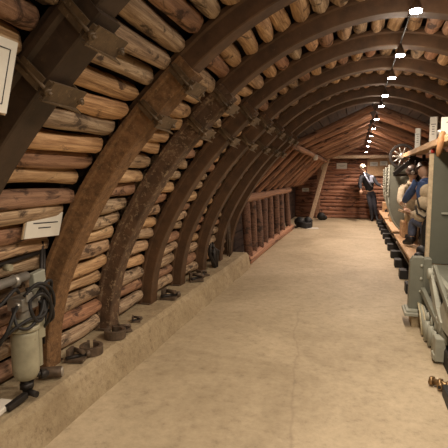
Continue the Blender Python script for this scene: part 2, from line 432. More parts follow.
# ------------------------------------------------------------------ lagging logs between the arches
def log_mesh(seed, L, r, n=14, split=False, mat=None, smoothend=True):
    rd = random.Random(seed); vs = []; fs = []
    K = 13; ph = [rd.uniform(0, 6.28) for _ in range(8)]; bend = rd.uniform(-.007, .007); cut = [rd.uniform(0, 6.28) for _ in range(3)]
    e0, e1 = rd.uniform(.72, .93), rd.uniform(.72, .93); sl0, sl1 = rd.uniform(-.2, .2), rd.uniform(-.2, .2)
    for i in range(K):
        u = [0, .012, .05, .14, .24, .34, .45, .56, .67, .78, .93, .985, 1][i]
        x = (u-.5)*L; env = {0: e0, 1: (1+e0)/2+.05, K-2: (1+e1)/2+.05, K-1: e1}.get(i, 1.0)
        rr = r*(1+.05*sin(3*u+ph[0])+.03*sin(9*u+ph[1]))*min(env, 1.02)
        cy = bend*sin(pi*u)*4; cz = .008*sin(2.5*u+ph[2])
        for j in range(n):
            a = 2*pi*j/n
            q = rr*(1+.045*sin(2*a+ph[3]+u)+.03*sin(3*a+ph[4]-2*u)+.02*sin(5*a+ph[5]+6*u)+rd.uniform(-.02, .02))
            for cu in cut[:2]:
                dd = abs((a-cu+pi) % (2*pi)-pi)
                if dd < .6: q = min(q, rr*.86/max(.5, cos(dd)))
            if split: q = min(q, r*.35/max(.05, -sin(a)) if sin(a) < -.05 else q)
            xx = x+(sl0 if i < 2 else sl1 if i > K-3 else 0)*q*sin(a+ph[6])
            vs.append(Vector((xx, cy+q*cos(a), cz+q*sin(a))))
    for i in range(K-1):
        for j in range(n): fs.append((i*n+j, i*n+(j+1) % n, (i+1)*n+(j+1) % n, (i+1)*n+j))
    m = MB(); m.add(vs, fs, True); m.f += [list(range(n))[::-1], [(K-1)*n+j for j in range(n)]]; m.m += [0, 0]; m.sm += [False, False]
    return m.mesh('log', mat or M['log'], Vector((0, 0, 0)))
LOGV = [log_mesh(100+i, 1.0, .058, mat=M[('log', 'log', 'log_grey', 'log_red', 'log', 'log_grey')[i % 6]]) for i in range(12)]
LOWV = [m for i, m in enumerate(LOGV) if i % 6 in (2, 3, 5)]
STEP = .119
bays = [(.93, RIBS[0])]+[(RIBS[i], RIBS[i+1]) for i in range(len(RIBS)-1)]
BN = ['before the nearest arch']+['between the %s and %s arches' % (ORD[i], ORD[i+1]) for i in range(6)]+['before the farthest arch']
VIS = [2.7, 3.4, 4.2, 4.7, 5.1, 5.4, 5.4, 5.4]   # arc length up to which the photograph can see the bay
proto_log = bpy.data.objects.new('lagging_log', LOGV[0]); first_log = True
for bi, (ya, yb) in enumerate(bays):
    s = .06; k = 0
    while s < VIS[bi]:
        p, tn, nn = prof(s+STEP/2)
        if first_log: o = proto_log; first_log = False
        else: o = proto_log.copy()
        COL.objects.link(o)
        low = p.y < .95 and p.x < 0
        me = random.choice(LOWV if (low and random.random() < .7) else LOGV); o.data = me
        y0 = ya+.075+random.uniform(0, .02) if bi else ya; y1 = yb-.08-random.uniform(0, .035)
        L = y1-y0; f = random.uniform(.93, 1.02)
        nof = .145-.05*max(0, min(1, (1.0-p.y)/.6))*(p.x < 0)+random.uniform(-.010, .014)
        o.location = (p.x+nn.x*nof, (y0+y1)/2, p.y+nn.y*nof)
        flip = random.choice((0, pi))
        o.rotation_mode = 'QUATERNION'
        R = (Matrix.Rotation(pi/2+flip+random.uniform(-.02, .02), 3, 'Z') @ Matrix.Rotation(random.uniform(-.02, .02), 3, 'Y') @ Matrix.Rotation(random.uniform(0, 6.28), 3, 'X'))
        o.rotation_quaternion = R.to_quaternion(); o.scale = (L, f, f)
        tone = {'log_wood': 'tan', 'log_wood_grey': 'greyish', 'log_wood_red': 'reddish'}[me.materials[0].name]
        tag(o, '%s lagging log, %s up from the kerb, %s' % (tone, ordn(k), BN[bi]), 'log', 'lagging logs '+BN[bi])
        s += STEP*random.uniform(.97, 1.03); k += 1

# ------------------------------------------------------------------ timbered section
def timber(name, a, b_, r, mat, label, cat, group, seed=0, n=12):
    """a round timber from a to b as one object"""
    a, b_ = Vector(a), Vector(b_); d = b_-a; me = log_mesh(500+seed, 1.0, r, n, mat=mat)
    o = bpy.data.objects.new(name, me); COL.objects.link(o); o.location = (a+b_)/2
    o.rotation_mode = 'QUATERNION'; o.rotation_quaternion = Vector((1, 0, 0)).rotation_difference(d.normalized()); o.scale = (d.length, 1, 1)
    return tag(o, label, cat, group)
# sill, purlins
timber('sill_beam', (-1.68, YK+.05, .085), (-1.66, 12.4, .085), .085, M['rafter'], 'reddish log sill on the floor under the row of pit posts', 'beam', None, 1)
timber('purlin', (-1.76, YK+.05, 1.10), (-1.76, 12.6, 1.10), .075, M['rafter'], 'horizontal log resting on the row of short pit posts', 'beam', None, 2)
timber('purlin', (-.93, YK+.1, 1.93), (-.93, 15.5, 1.93), .045, M['rafter'], 'horizontal log under the knee of the timbered roof, left side', 'beam', None, 3)
timber('purlin', (1.45, YK+.1, 1.93), (1.45, 15.9, 1.93), .065, M['rafter'], 'horizontal log under the knee of the roof, above the train', 'beam', None, 4)
py = [7.3, 7.75, 8.25, 8.8, 9.45, 10.2, 11.0, 11.9]
for i, y in enumerate(py):
    timber('pit_post', (-1.70, y, .14), (-1.75, y, 1.05), .07, M['post'], 'short upright pit post on the log sill, %s one past the concrete kerb' % ordn(i), 'post', 'pit posts on the sill', 20+i)
ys = [7.42+.86*i for i in range(10)]
for i, y in enumerate(ys):
    dy = random.uniform(-.05, .05)
    timber('rafter', (-1.80, y, 1.18), (-.98, y+dy, 1.99), .06, M['rafter'], 'steep lower roof timber on the left, %s one past the steel arches' % ordn(i), 'rafter', 'steep roof timbers', 50+i, 10)
    timber('rafter', (-.96, y+.05, 2.01), (.22, y+.05+dy, 2.53), .06, M['rafter'], 'gently sloping upper roof timber left of the lamps, %s one past the steel arches' % ordn(i), 'rafter', 'upper left roof timbers', 80+i, 10)
    timber('rafter', (1.48, y+.05, 2.01), (.28, y+.05-dy, 2.53), .06, M['rafter'], 'gently sloping upper roof timber right of the lamps, %s one past the steel arches' % ordn(i), 'rafter', 'upper right roof timbers', 110+i, 10)
b = MB(); b.bar((-.95, 15.75, 2.10), (1.35, 15.75, 2.10), .10, .10); tag(b.build('tie_beam', M['beam'], bevel=.01), 'pale squared tie beam across the roof in front of the back wall', 'beam')
b = MB(); b.bar((-1.44, 15.45, .0), (-.92, 15.45, 2.04), .13, .10); tag(b.build('leaning_prop', M['beam'], bevel=.012), 'pale leaning timber prop beside the red log back wall', 'prop')
b = MB(); b.bar((-1.25, 15.95, .0), (-1.22, 15.95, 1.95), .13, .13); tag(b.build('prop', M['rafter'], bevel=.012), 'dark upright prop behind the pale leaning prop', 'prop')
# insulator lamp on the left roof log
b = MB(); b.lathe((-.86, 10.1, 1.82), [(.03, 0), (.05, .03), (.045, .10), (.02, .12)], 12)
tag(b.build('wall_insulator', M['white']), 'small white insulator on the roof log, left of the lamps', 'insulator')

# ------------------------------------------------------------------ signs
def sign(name, c, w, h, normal, label, tilt=0, th=.012, lines=2, border=False, mat=None, group=None, frame=True, post=0):
    c = Vector(c); n = Vector(normal).normalized(); up0 = Vector((0, 0, 1)); x = up0.cross(n).normalized(); up = n.cross(x)
    R = Matrix((x, up, n)).transposed() @ Matrix.Rotation(tilt, 3, 'Z')
    root = thing(name, c-up*h/2, label, 'sign', group)
    MB().box(c, (w, h, th), R).build('board', mat or M['paper'], root, bevel=.002)
    if frame: MB().box(c-n*th*.7, (w*1.04, h*1.06, th*.6), R).build('backing', M['sign_edge'], root)
    rd = random.Random(len(label))
    for i in range(lines):
        m = MB()
        yy = (.5-(i+1)/(lines+1))*h*.6; ww = w*(.66 if i == 0 else .34)
        x0 = -ww/2
        while x0 < ww/2:                               # broken dark strokes: lettering too small to read
            l = w*rd.uniform(.02, .06); m.box(c+R @ Vector((x0+l/2, yy, th/2+.001)), (l, min(h*.045, .007), .001), R); x0 += l
        m.build('lettering', M['ink'], root)
    if border:
        m = MB(); e = .03
        for (cx, cy, bw, bh) in ((0, h/2-e, w-2*e, .003), (0, -h/2+e, w-2*e, .003), (w/2-e, 0, .003, h-2*e), (-w/2+e, 0, .003, h-2*e)):
            m.box(c+R @ Vector((cx, cy, th/2+.001)), (bw, bh, .0015), R)
        m.build('border_line', M['ink'], root)
    return root
sign('wall_sign', (-1.715, 2.18, 1.215), .29, .145, (1, -.04, -.22), 'small white sign with a line of print, nailed between the first two arches', tilt=-.05)
sign('wall_sign', (-1.115, 1.125, 1.82), .32, .235, (1, 0, -.27), 'large white sign with black border line, cut off by the left edge', lines=0, border=True)
sign('wall_sign', (-.48, YB-.09, 1.81), .35, .20, (0, -1, 0), 'cream paper sign on the back wall beside the leaning prop', frame=False)
sign('wall_sign', (-1.70, YB-.09, .98), .24, .13, (0, -1, 0), 'low white sign on the back wall, left of the leaning prop', frame=False)
sign('wall_sign', (.57, YB-.125, 1.87), .25, .14, (0, -1, 0), 'left of two cream signs beside the standing miner', frame=False)
sign('wall_sign', (.88, YB-.125, 1.89), .24, .15, (0, -1, 0), 'right of two cream signs near the standing miner', frame=False)
b = MB(); b.box((.78, YB-.105, 1.78), (.85, .02, .62)); tag(b.build('notice_board', M['plank'], bevel=.004), 'tan wooden board on the back wall behind two cream signs', 'board')
b = MB(); b.box((-1.22, YB-.10, 1.80), (.27, .02, .22), Matrix.Rotation(.3, 3, 'Y')); tag(b.build('pale_panel', M['sack'], bevel=.004), 'pale blank panel on the back wall left of the prop top', 'panel')
b = MB(); b.prism([V(-1.90, 0, .98), V(-1.90, .0, .86), V(-1.90, .10, .86)], (0, 4.9, 0), (.006, 4.9, 0))
# white triangular scrap between arches
b = MB(); b.prism([V(-1.955, 5.98, 1.02), V(-1.955, 6.08, .90), V(-1.955, 6.0, .86), V(-1.955, 5.95, .88)], (0, 0, 0), (.008, 0, 0))
tag(b.build('paper_scrap', M['paper']), 'small white paper scrap stuck between the sixth and seventh arches', 'paper')

# ------------------------------------------------------------------ lamp string
b = MB(); b.tube([V(.295, y, 2.50 if y < YK else 2.50-.012*(y-YK)) for y in [-2.6+.6*i for i in range(31)]], .006, 8)
tag(b.build('lamp_cable', M['black']), 'dark cable under the roof carrying the string of lamps', 'cable')
for i, (y, z) in enumerate(LAMPS):
    vis = i-5
    lab = ('%s bright ceiling lamp of the string, counted from the camera' % ordn(vis)) if vis >= 0 else ['ceiling lamp at the rear end of the string', 'second lamp from the rear end, behind the camera', 'ceiling lamp straight above the camera', 'ceiling lamp just before the nearest arch, above the frame', 'ceiling lamp between the first two arches, above the frame'][i]
    root = thing('ceiling_lamp', (.295, y, z), lab, 'lamp', 'string of ceiling lamps')
    MB().lathe((.295, y, z), [(.035, .010), (.038, .016), (.026, .040), (.010, .088)], 16).build('housing', M['cast'], root)
    MB().lathe((.295, y, z), [(.012, -.004), (.032, .0), (.034, .012)], 16).build('lens', M['lens'], root)
    ld = bpy.data.lights.new('lamp_light', 'SPOT'); ld.spot_size = radians(175 if y < YK else 150); ld.spot_blend = .8; ld.shadow_soft_size = .04
    ld.energy = LAMP_W*(({4.62: .75, 5.62: .2, 6.45: .15}.get(y, 1.0)) if y < YK else 1.9); ld.color = (1, .83, .645)
    if y > YK: ld.color = (1, .79, .63)
    lo = bpy.data.objects.new('lamp_light', ld); COL.objects.link(lo); lo.parent = root; lo.location = (0, 0, -.055)
    gd = bpy.data.lights.new('lamp_glow', 'POINT'); gd.energy = ld.energy*(.05 if y < YK else .03); gd.color = ld.color; gd.shadow_soft_size = .05
    go = bpy.data.objects.new('lamp_glow', gd); COL.objects.link(go); go.parent = root; go.location = (0, 0, -.06)

# ------------------------------------------------------------------ things on and by the kerb
KZ = .238
# pressure canister
cx, cy = -1.77, 2.045
root = thing('pressure_canister', (cx, cy, KZ), 'grey-green pressure canister standing on the kerb, with hoses', 'canister')
MB().lathe((cx, cy, .34), [(.03, 0), (.055, .012), (.071, .045), (.074, .09), (.074, .27), (.071, .30)], 24).build('tank', M['canister'], root)
m = MB(); m.lathe((cx, cy, .635), [(.082, 0), (.085, .006), (.085, .022), (.078, .028)], 24)
m.lathe((cx, cy, .668), [(.077, 0), (.077, .016), (.055, .03)], 24)
m.build('collar', M['canister'], root)
m = MB(); m.cyl((cx, cy, .25), (cx, cy, .345), .026, 12); m.lathe((cx, cy, .29), [(.040, 0), (.040, .035)], 6); m.cyl((cx, cy, .27), (cx+.08, cy-.02, .27), .018, 10)
m.cyl((cx-.01, cy+.02, .36), (cx+.05, cy+.12, .33), .018, 10); m.lathe((cx+.035, cy+.09, .337), [(.028, -.015), (.028, .02)], 8, (.5, .85, -.25))
m.build('drain_valve', M['dark_metal'], root)
m = MB(); m.cyl((cx, cy, .69), (cx, cy, .76), .035, 12); m.box((cx, cy, .79), (.10, .13, .07)); m.cyl((cx+.02, cy-.08, .79), (cx+.02, cy+.10, .79), .02, 10)
m.box((cx+.04, cy-.02, .83), (.05, .05, .05)); m.build('valve_head', M['steel'], root, bevel=.004)
for k, pts in enumerate([[(cx+.05, cy-.02, .80), (cx+.10, cy+.03, .84), (cx+.09, cy+.12, .76), (cx+.07, cy+.16, .66), (cx-.02, cy+.17, .60)],
                         [(cx+.05, cy-.05, .84), (cx+.09, cy+.02, .90), (cx+.08, cy+.14, .84), (cx+.05, cy+.20, .72), (cx-.03, cy+.21, .66)],
                         [(cx+.03, cy-.08, .79), (cx+.08, cy-.16, .78), (cx+.07, cy-.22, .68), (cx-.02, cy-.24, .60)],
                         [(cx+.02, cy-.05, .86), (cx+.07, cy-.14, .90), (cx+.06, cy-.24, .84), (cx-.04, cy-.3, .78)],
                         [(cx+.03, cy+.06, .80), (cx+.06, cy+.12, .88), (cx+.04, cy+.20, .86), (cx-.01, cy+.22, .72), (cx-.03, cy+.20, .56)],
                         [(cx+.02, cy-.10, .79), (cx+.06, cy-.12, .70), (cx+.085, cy-.06, .67), (cx+.10, cy+.02, .73), (cx+.08, cy+.08, .80)],
                         [(cx+.04, cy-.02, .87), (cx+.09, cy+.04, .88), (cx+.10, cy+.10, .80), (cx+.08, cy+.13, .70), (cx+.03, cy+.15, .62), (cx-.04, cy+.16, .56)],
                         [(cx+.01, cy+.09, .79), (cx+.07, cy+.10, .74), (cx+.10, cy+.03, .71), (cx+.09, cy-.07, .72), (cx+.03, cy-.16, .66), (cx-.03, cy-.2, .56)],
                         [(cx+.05, cy, .82), (cx+.10, cy-.06, .78), (cx+.10, cy-.02, .70), (cx+.09, cy+.05, .70), (cx+.07, cy+.10, .78)]]):
    P = catmull([(0, 0)], 1) if False else None
    pp = [Vector(p) for p in pts]; out = []
    for i in range(len(pp)-1):
        p0 = pp[i-1] if i else 2*pp[0]-pp[1]; p1 = pp[i]; p2 = pp[i+1]; p3 = pp[i+2] if i+2 < len(pp) else 2*pp[-1]-pp[-2]
        for j in range(6):
            u = j/6; out.append(.5*((2*p1)+(-p0+p2)*u+(2*p0-5*p1+4*p2-p3)*u*u+(-p0+3*p1-3*p2+p3)*u**3))
    out.append(pp[-1]); MB().tube(out, .0095, 8).build('hose', M['black'], root)
m = MB(); m.box((cx+.0, cy+.13, .60), (.03, .06, .12)); m.box((cx+.0, cy+.125, .50), (.012, .03, .26)); m.build('bracket', M['canister'], root, bevel=.004)
# pipes and boxes above the canister
root = thing('pipe_run', (-1.80, 2.0, .90), 'horizontal steel pipes on the log wall above the canister', 'pipe')
m = MB(); m.cyl((-1.80, 1.35, .90), (-1.80, 2.12, .925), .026, 14); m.build('pipe', M['steel'], root)
for dz, r in ((.07, .013), (.11, .011)):
    MB().cyl((-1.84, 1.3, .91+dz), (-1.84, 2.28, .96+dz), r, 10).build('pipe', M['dark_metal'], root)
for y in (1.75, 2.02):
    MB().lathe((-1.80, y, .915), [(.033, -.012), (.038, 0), (.033, .02)], 14, (0, 1, 0)).build('coupling', M['steel'], root)
MB().lathe((-1.82, 1.98, 1.0), [(.02, 0), (.02, .04)], 8, (1, 0, 0)).build('coupling', M['canister'], root)
root = thing('junction_box', (-1.79, 2.19, .78), 'two small pale grey boxes on the wall beside the canister hoses', 'electrical box')
MB().box((-1.79, 2.195, .895), (.04, .105, .085), Matrix.Rotation(.12, 3, 'X')).build('upper_box', M['green_light'], root, bevel=.006)
MB().box((-1.79, 2.165, .81), (.04, .07, .07), Matrix.Rotation(.12, 3, 'X')).build('lower_box', M['green_light'], root, bevel=.006)
m = MB(); m.cyl((-1.85, 2.27, .45), (-1.83, 2.30, 1.10), .012, 8); m.cyl((-1.85, 2.30, .45), (-1.84, 2.335, 1.10), .010, 8)
tag(m.build('wall_conduit', M['dark_metal']), 'pair of dark upright conduits on the log wall beside the boxes', 'conduit')
# flat bar and white offcut at lower left
b = MB(); b.bar((-1.78, 1.62, .255), (-1.80, 1.93, .262), .09, .03); tag(b.build('white_block', M['white'], bevel=.006), 'white block lying on the kerb at the left edge', 'block')
b = MB(); b.bar((-1.745, 1.86, .262), (-1.74, 2.0, .275), .035, .035); tag(b.build('dark_bolt', M['dark_metal'], bevel=.006), 'short dark metal bolt on the kerb beside the white block', 'bolt')
# steel cylinder
root = thing('steel_plug', (-1.79, 2.29, KZ), 'short steel cylinder lying on the kerb at the second arch foot', 'cylinder')
m = MB(); m.cyl((-1.85, 2.26, .275), (-1.735, 2.315, .275), .034, 18); m.build('body', M['cast'], root, bevel=.003)
MB().cyl((-1.736, 2.3145, .275), (-1.730, 2.3175, .275), .030, 18).build('end_face', M['steel'], root)
# horseshoe shaped clamp rings
def ring(c, r, h, rot, label):
    c = Vector(c); root = thing('horseshoe_clamp', c, label, 'clamp', 'loose arch clamps on the kerb')
    m = MB(); vs = []; fs = []; K = 22; th = .014
    for i in range(K+1):
        a = rot+radians(-162+324*i/K)
        for (rr, zz) in ((r-th, 0), (r+th, 0), (r+th, h), (r-th, h)): vs.append(c+Vector((rr*cos(a), rr*sin(a), zz)))
    for i in range(K):
        for j in range(4): fs.append((i*4+j, i*4+(j+1) % 4, (i+1)*4+(j+1) % 4, (i+1)*4+j))
    fs += [(0, 1, 2, 3), (K*4+3, K*4+2, K*4+1, K*4)]
    m.add(vs, fs, False); m.build('band', M['cast'], root, bevel=.003)
    for sgn in (-1, 1):
        a = rot+sgn*radians(162); p = c+Vector((r*cos(a), r*sin(a), h/2)); d = Vector((-cos(rot), -sin(rot), 0))
        MB().box(p+d*.02, (.05, .02, h*.95), Matrix.Rotation(rot, 3, 'Z')).build('lug', M['cast'], root, bevel=.003)
    return root
ring((-1.770, 2.70, KZ), .068, .062, -1.0, 'nearest curved steel clamp ring standing on the kerb')
ring((-1.770, 3.03, KZ), .070, .066, -.7, 'second curved steel clamp ring on the kerb, at the third arch foot')
def bolts(c, label, s=1.0, rot=0):
    c = Vector(c); root = thing('clamp_hardware', c, label, 'hardware', 'loose bolts and clamp pieces on the kerb')
    R = Matrix.Rotation(rot, 3, 'Z'); q = lambda x, y, z: c+R @ Vector((x*s, y*s, z*s))
    MB().tube([q(-.05, -.05, .03), q(.05, .04, .03)], .014*s, 10).build('bolt', M['dark_metal'], root)
    MB().lathe(q(.05, .04, .03), [(.028*s, 0), (.028*s, .03*s)], 6, R @ Vector((.7, .6, 0))).build('nut', M['cast'], root)
    MB().tube([q(-.04, .07, .05), q(.055, .0, .06)], .016*s, 10).build('bolt', M['cast'], root)
    m = MB(); m.box(q(0, 0, .012), (.13*s, .10*s, .022*s), R); m.box(q(-.05, .02, .045), (.022*s, .09*s, .07*s), R); m.build('saddle', M['cast'], root, bevel=.003)
    return root
bolts((-1.80, 2.56, KZ), 'dark bolts and nut on the kerb just before the nearest clamp ring', 1.0, .2)
bolts((-1.76, 3.17, KZ), 'small rusty clamp piece on the kerb behind the second clamp ring', .75, .9)
bolts((-1.79, 3.42, KZ), 'low dark fitting on the kerb between third and fourth arches', .6, .4)
bolts((-1.80, 4.16, KZ), 'rusty clamp piece on the kerb at the fourth arch foot', 1.25, .1)
bolts((-1.80, 4.98, KZ), 'dark clamp pieces on the kerb at the fifth arch foot', 1.25, .5)
bolts((-1.80, 5.25, KZ), 'rusty bolts on the kerb past the fifth arch foot', 1.0, 1.0)
# dark bundle on kerb
b = MB()
for k in range(9):
    x = -1.84+random.uniform(-.05, .05); y = 5.90+random.uniform(-.13, .13)
    b.tube([V(x, y, KZ+.005), V(x+random.uniform(-.06, .03), y+random.uniform(-.08, .08), KZ+random.uniform(.12, .22)), V(x-.04+random.uniform(-.03, .03), y+random.uniform(-.12, .12), KZ+random.uniform(.22, .36))], [.03, .026, .012], 8)
tag(b.build('dark_bundle', M['dark_metal']), 'dark bundle of cloth and hose heaped on the kerb by the sixth arch', 'bundle')
b = MB()
for k in range(5):
    x = -1.86+random.uniform(-.03, .03); y = 6.62+.05*k; b.tube([V(x, y, KZ+.004), V(x-.02, y+.04, KZ+.3), V(x-.05, y+.02, KZ+.75+.05*k)], .012, 6)
tag(b.build('hanging_chain', M['cast']), 'pale dusty cables hanging between the two farthest arches', 'cable')
# dark heap at the end of the timbered wall
b = MB(); rd = random
for k in range(4):
    P = [V(-1.38+.20*cos(a*.5), 12.95+.22*sin(a*.5), .04+.035*k+.02*sin(a)) for a in range(0, 13)]; b.tube(P, .035, 8)
b.ball((-1.52, 13.1, .15), .17, (1, 1, .85), noise=.06); b.ball((-1.30, 13.15, .16), .14, (1, .9, 1), noise=.06)
tag(b.build('cable_coil', M['black']), 'black heap of coiled cable on the floor at the end of the posts', 'cable')
b = MB(); b.prism([V(-1.28, 12.62, 0), V(-.95, 12.70, 0), V(-1.0, 13.0, 0), V(-1.2, 12.95, 0)], (0, 0, .002), (0, 0, .012)); tag(b.build('paper_sheet', M['white']), 'pale sheet on the floor in front of the black coil', 'paper')
b = MB(); b.ball((-1.08, 15.3, .13), .14, (1, .8, .95), noise=.08); b.ball((-.98, 15.35, .08), .09, (1.1, .8, .9), noise=.08); b.tube([V(-1.12, 15.3, .22), V(-1.13, 15.3, .36), V(-1.07, 15.3, .37), V(-1.05, 15.3, .23)], .012, 6)
tag(b.build('work_bag', M['black']), 'small black work bag on the floor right of the leaning prop', 'bag')

# ------------------------------------------------------------------ track
for i, y in enumerate([5.25+.85*k for k in range(12)]):
    b = MB(); b.box((1.25, y, .065), (1.20, .20, .13)); tag(b.build('track_sleeper', M['black'], bevel=.008), 'black track sleeper end sticking out under the train, %s from the camera' % ordn(i), 'sleeper', 'track sleepers')
def rail(x, label):
    m = MB(); sec = [(-.045, 0), (.045, 0), (.045, .012), (.010, .02), (.010, .07), (.028, .078), (.028, .10), (-.028, .10), (-.028, .078), (-.010, .07), (-.010, .02), (-.045, .012)]
    m.prism([V(x+a, 0, .13+z) for a, z in sec], (0, 5.0, 0), (0, 15.6, 0)); tag(m.build('rail', M['dark_metal']), label, 'rail')
rail(.86, 'left steel rail under the train, nearest the walkway'); rail(1.58, 'right steel rail hidden under the train')

# ------------------------------------------------------------------ personnel cars
def car_end(b, y, x0=.565, x1=1.85, th=.03, z0=.47, z1=1.68):
    pts = [V(x0, 0, z1), V(x0, 0, 1.10)]
    for k in range(7):
        a = radians(0+75*k/6); pts.append(V(x0+.42*(1-cos(a)), 0, 1.10-(1.10-z0)*sin(a)/sin(radians(75))))
    pts += [V(x1, 0, z0), V(x1, 0, z1)]
    return b.prism(pts, (0, y, 0), (0, y+th, 0))
def car(y0, y1, label, near_panel, X0=.565):
    root = thing('mine_car', (1.25, y0, .23), label, 'rail car')
    m = MB(); m.box((1.28, (y0+y1)/2, .37), (1.0, y1-y0, .07)); m.box((.80, (y0+y1)/2, .335), (.05, y1-y0, .13)); m.box((1.76, (y0+y1)/2, .335), (.05, y1-y0, .13))
    m.build('chassis', M['dark_metal'], root, bevel=.004)
    MB().box((1.25, (y0+y1)/2, .425), (1.12, y1-y0-.02, .035)).build('floor_plank', M['plank'], root, bevel=.004)
    for y in (y0+.5, y1-.5):
        for x in (.86, 1.58):
            MB().lathe((x-.035, y, .385), [(.05, 0), (.12, .005), (.12, .05), (.155, .055), (.155, .07), (.05, .07)], 20, (1, 0, 0)).build('wheel', M['dark_metal'], root)
        MB().cyl((.84, y, .385), (1.62, y, .385), .025, 10).build('axle', M['dark_metal'], root)
    if near_panel:
        car_end(MB(), y0, X0).build('end_panel', M['green'], root)
    m = car_end(MB(), y1-.03, X0); m.build('end_panel', M['green'], root)
    # pale edge strip with rivet bumps on the panel's outer edge
    m = MB(); pts = [V(X0, y1-.05, 1.68), V(X0, y1-.05, 1.10)]
    for k in range(7):
        a = radians(75*k/6); pts.append(V(X0+.42*(1-cos(a)), y1-.05, 1.10-.63*sin(a)/sin(radians(75))))
    m.tube(pts, .017, 8)
    for k in range(9): m.ball((X0-.01, y1-.05, 1.62-.06*k), .022, n=8, m=5)
    m.build('edge_strip', M['green_light'], root)
    MB().box((1.25, y1-.30, .58), (.95, .42, .26)).build('seat', M['plank'], root, bevel=.01)
    MB().tube([V(.735, y0+.1, .31), V(.735, y1-.1, .31)], .016, 8).build('side_rail', M['steel'], root)
    return root
car(5.9, 8.62, 'nearest open mine train car, with the seated miners on its plank floor', False)
car(9.0, 11.4, 'second mine train car, its pale panel edges behind the first car', True, .68)
car(11.8, 14.3, 'farthest mine train car beside the standing miner', True, .80)

# near cab with its large end panel and side post
root = thing('cab_cabinet', (1.30, 5.3, .47), 'tall grey-green cab panel at the right edge of the picture', 'cabinet')
m = MB(); m.box((1.33, 5.45, 1.13), (1.04, .06, 1.24)); m.build('panel', M['panel'], root, bevel=.006)
MB().box((.795, 5.45, 1.12), (.04, .07, 1.22)).build('edge_post', M['sack'], root, bevel=.004)
MB().box((1.00, 5.405, 1.08), (.17, .03, .022)).build('highlight_bar', M['green_light'], root, bevel=.004)  # pale bar standing in for a highlight streak on the panel
m = MB(); m.box((1.42, 5.66, 1.13), (.86, .36, 1.20)); m.build('body', M['panel'], root, bevel=.006)

# spoked flywheel
fx, fy, fz = .75, 8.35, 1.82
root = thing('spoked_wheel', (fx, fy, fz-.22), 'dark spoked flywheel standing above the pale car panel', 'wheel')
m = MB(); vs = []; fs = []; K = 32
for i in range(K):
    a = 2*pi*i/K
    for (rr, yy) in ((.17, -.03), (.215, -.03), (.215, .03), (.17, .03)): vs.append(V(fx+rr*cos(a), fy+yy, fz+rr*sin(a)))
for i in range(K):
    for j in range(4): fs.append((i*4+j, i*4+(j+1) % 4, ((i+1) % K)*4+(j+1) % 4, ((i+1) % K)*4+j))
m.add(vs, fs, False); m.build('rim', M['dark_metal'], root, bevel=.004)
for k in range(10):
    a = 2*pi*k/10; m = MB(); m.tube([V(fx+.05*cos(a), fy, fz+.05*sin(a)), V(fx+.18*cos(a), fy, fz+.18*sin(a))], [.016, .012], 8); m.build('spoke', M['steel'], root)
MB().lathe((fx, fy-.05, fz), [(.03, -.01), (.055, 0), (.06, .08), (.03, .10)], 18, (0, 1, 0)).build('hub', M['steel'], root)
MB().bar((fx+.12, fy, fz-.01), (fx+.45, fy+.05, fz-.10), .05, .05).build('axle', M['dark_metal'], root)
MB().bar((1.0, fy+.08, fz-.03), (1.0, fy+.08, 1.62), .06, .06).build('stand', M['dark_metal'], root)
b = MB(); b.bar((.60, 7.95, 1.50), (.93, 7.95, 1.79), .10, .055); b.bar((.58, 7.93, 1.53), (.92, 7.93, 1.825), .08, .012)
b.bar((.98, 8.1, 1.55), (.98, 8.1, .5), .05, .05)
b.bar((.60, 7.95, 1.50), (.99, 8.1, 1.50), .04, .04)
tag(b.build('sloping_trough', M['dark_metal'], bevel=.004), 'dark sloping bar above the tan miner, below the flywheel', 'bar')

# overhead shelf with signs
root = thing('plank_shelf', (.90, 6.1, 1.83), 'long wooden plank shelf above the train carrying white signs', 'shelf')
MB().box((.90, 6.1, 1.845), (.26, 4.4, .035)).build('plank', M['plank'], root, bevel=.004)
MB().box((.775, 6.1, 1.83), (.025, 4.4, .065)).build('front_edge', M['plank'], root, bevel=.004)
for y in (4.0, 8.0):
    MB().bar((1.05, y, 1.83), (1.05, y, .45), .05, .05).build('upright', M['dark_metal'], root)
def stand_sign(y, x, w, h, lab, lines=5):
    n = Vector((-.40, -.92, 0)); return sign('shelf_sign', (x, y, 1.865+h/2), w, h, n, lab, th=.03, lines=lines, frame=False, group='white signs on the plank shelf')
stand_sign(6.75, .80, .07, .27, 'white upright sign on the plank shelf, farthest and smallest of three')
stand_sign(5.45, .80, .075, .265, 'tall white upright sign on the plank shelf, middle of three')
stand_sign(4.55, .86, .26, .16, 'wide white sign on the shelf at the right picture edge')
# things on the shelf end
b = MB(); b.ball((.775, 4.62, 1.87), .045, (1, .8, 1.2), noise=.05); b.tube([V(.76, 4.6, 1.89), V(.745, 4.58, 1.83), V(.73, 4.57, 1.74), V(.72, 4.58, 1.67)], [.03, .034, .028, .018], 10)
b.tube([V(.77, 4.66, 1.88), V(.80, 4.66, 1.95), V(.83, 4.64, 1.86)], .012, 8)
tag(b.build('leather_holder', M['leather']), 'orange-brown leather piece hanging over the front of the shelf', 'leather')
root = thing('miner_lamp', (.785, 4.85, 1.865), 'small grey lamp cap on the shelf beside the leather piece', 'lamp')
MB().ball((.785, 4.85, 1.905), .04, (1, 1, 1.1)).build('cap', M['steel'], root)
MB().cyl((.785, 4.85, 1.862), (.785, 4.85, 1.88), .03, 12).build('base', M['dark_metal'], root)
root = thing('battery_box', (.87, 5.45, 1.74), 'pale rounded cap with a red knob on the cab top', 'cap')
MB().lathe((.86, 5.5, 1.735), [(.09, 0), (.085, .03), (.05, .06), (.01, .07)], 16).build('dome', M['helmet_pale'], root)
MB().cyl((.80, 5.42, 1.74), (.80, 5.42, 1.78), .02, 10).build('knob', M['red'], root)

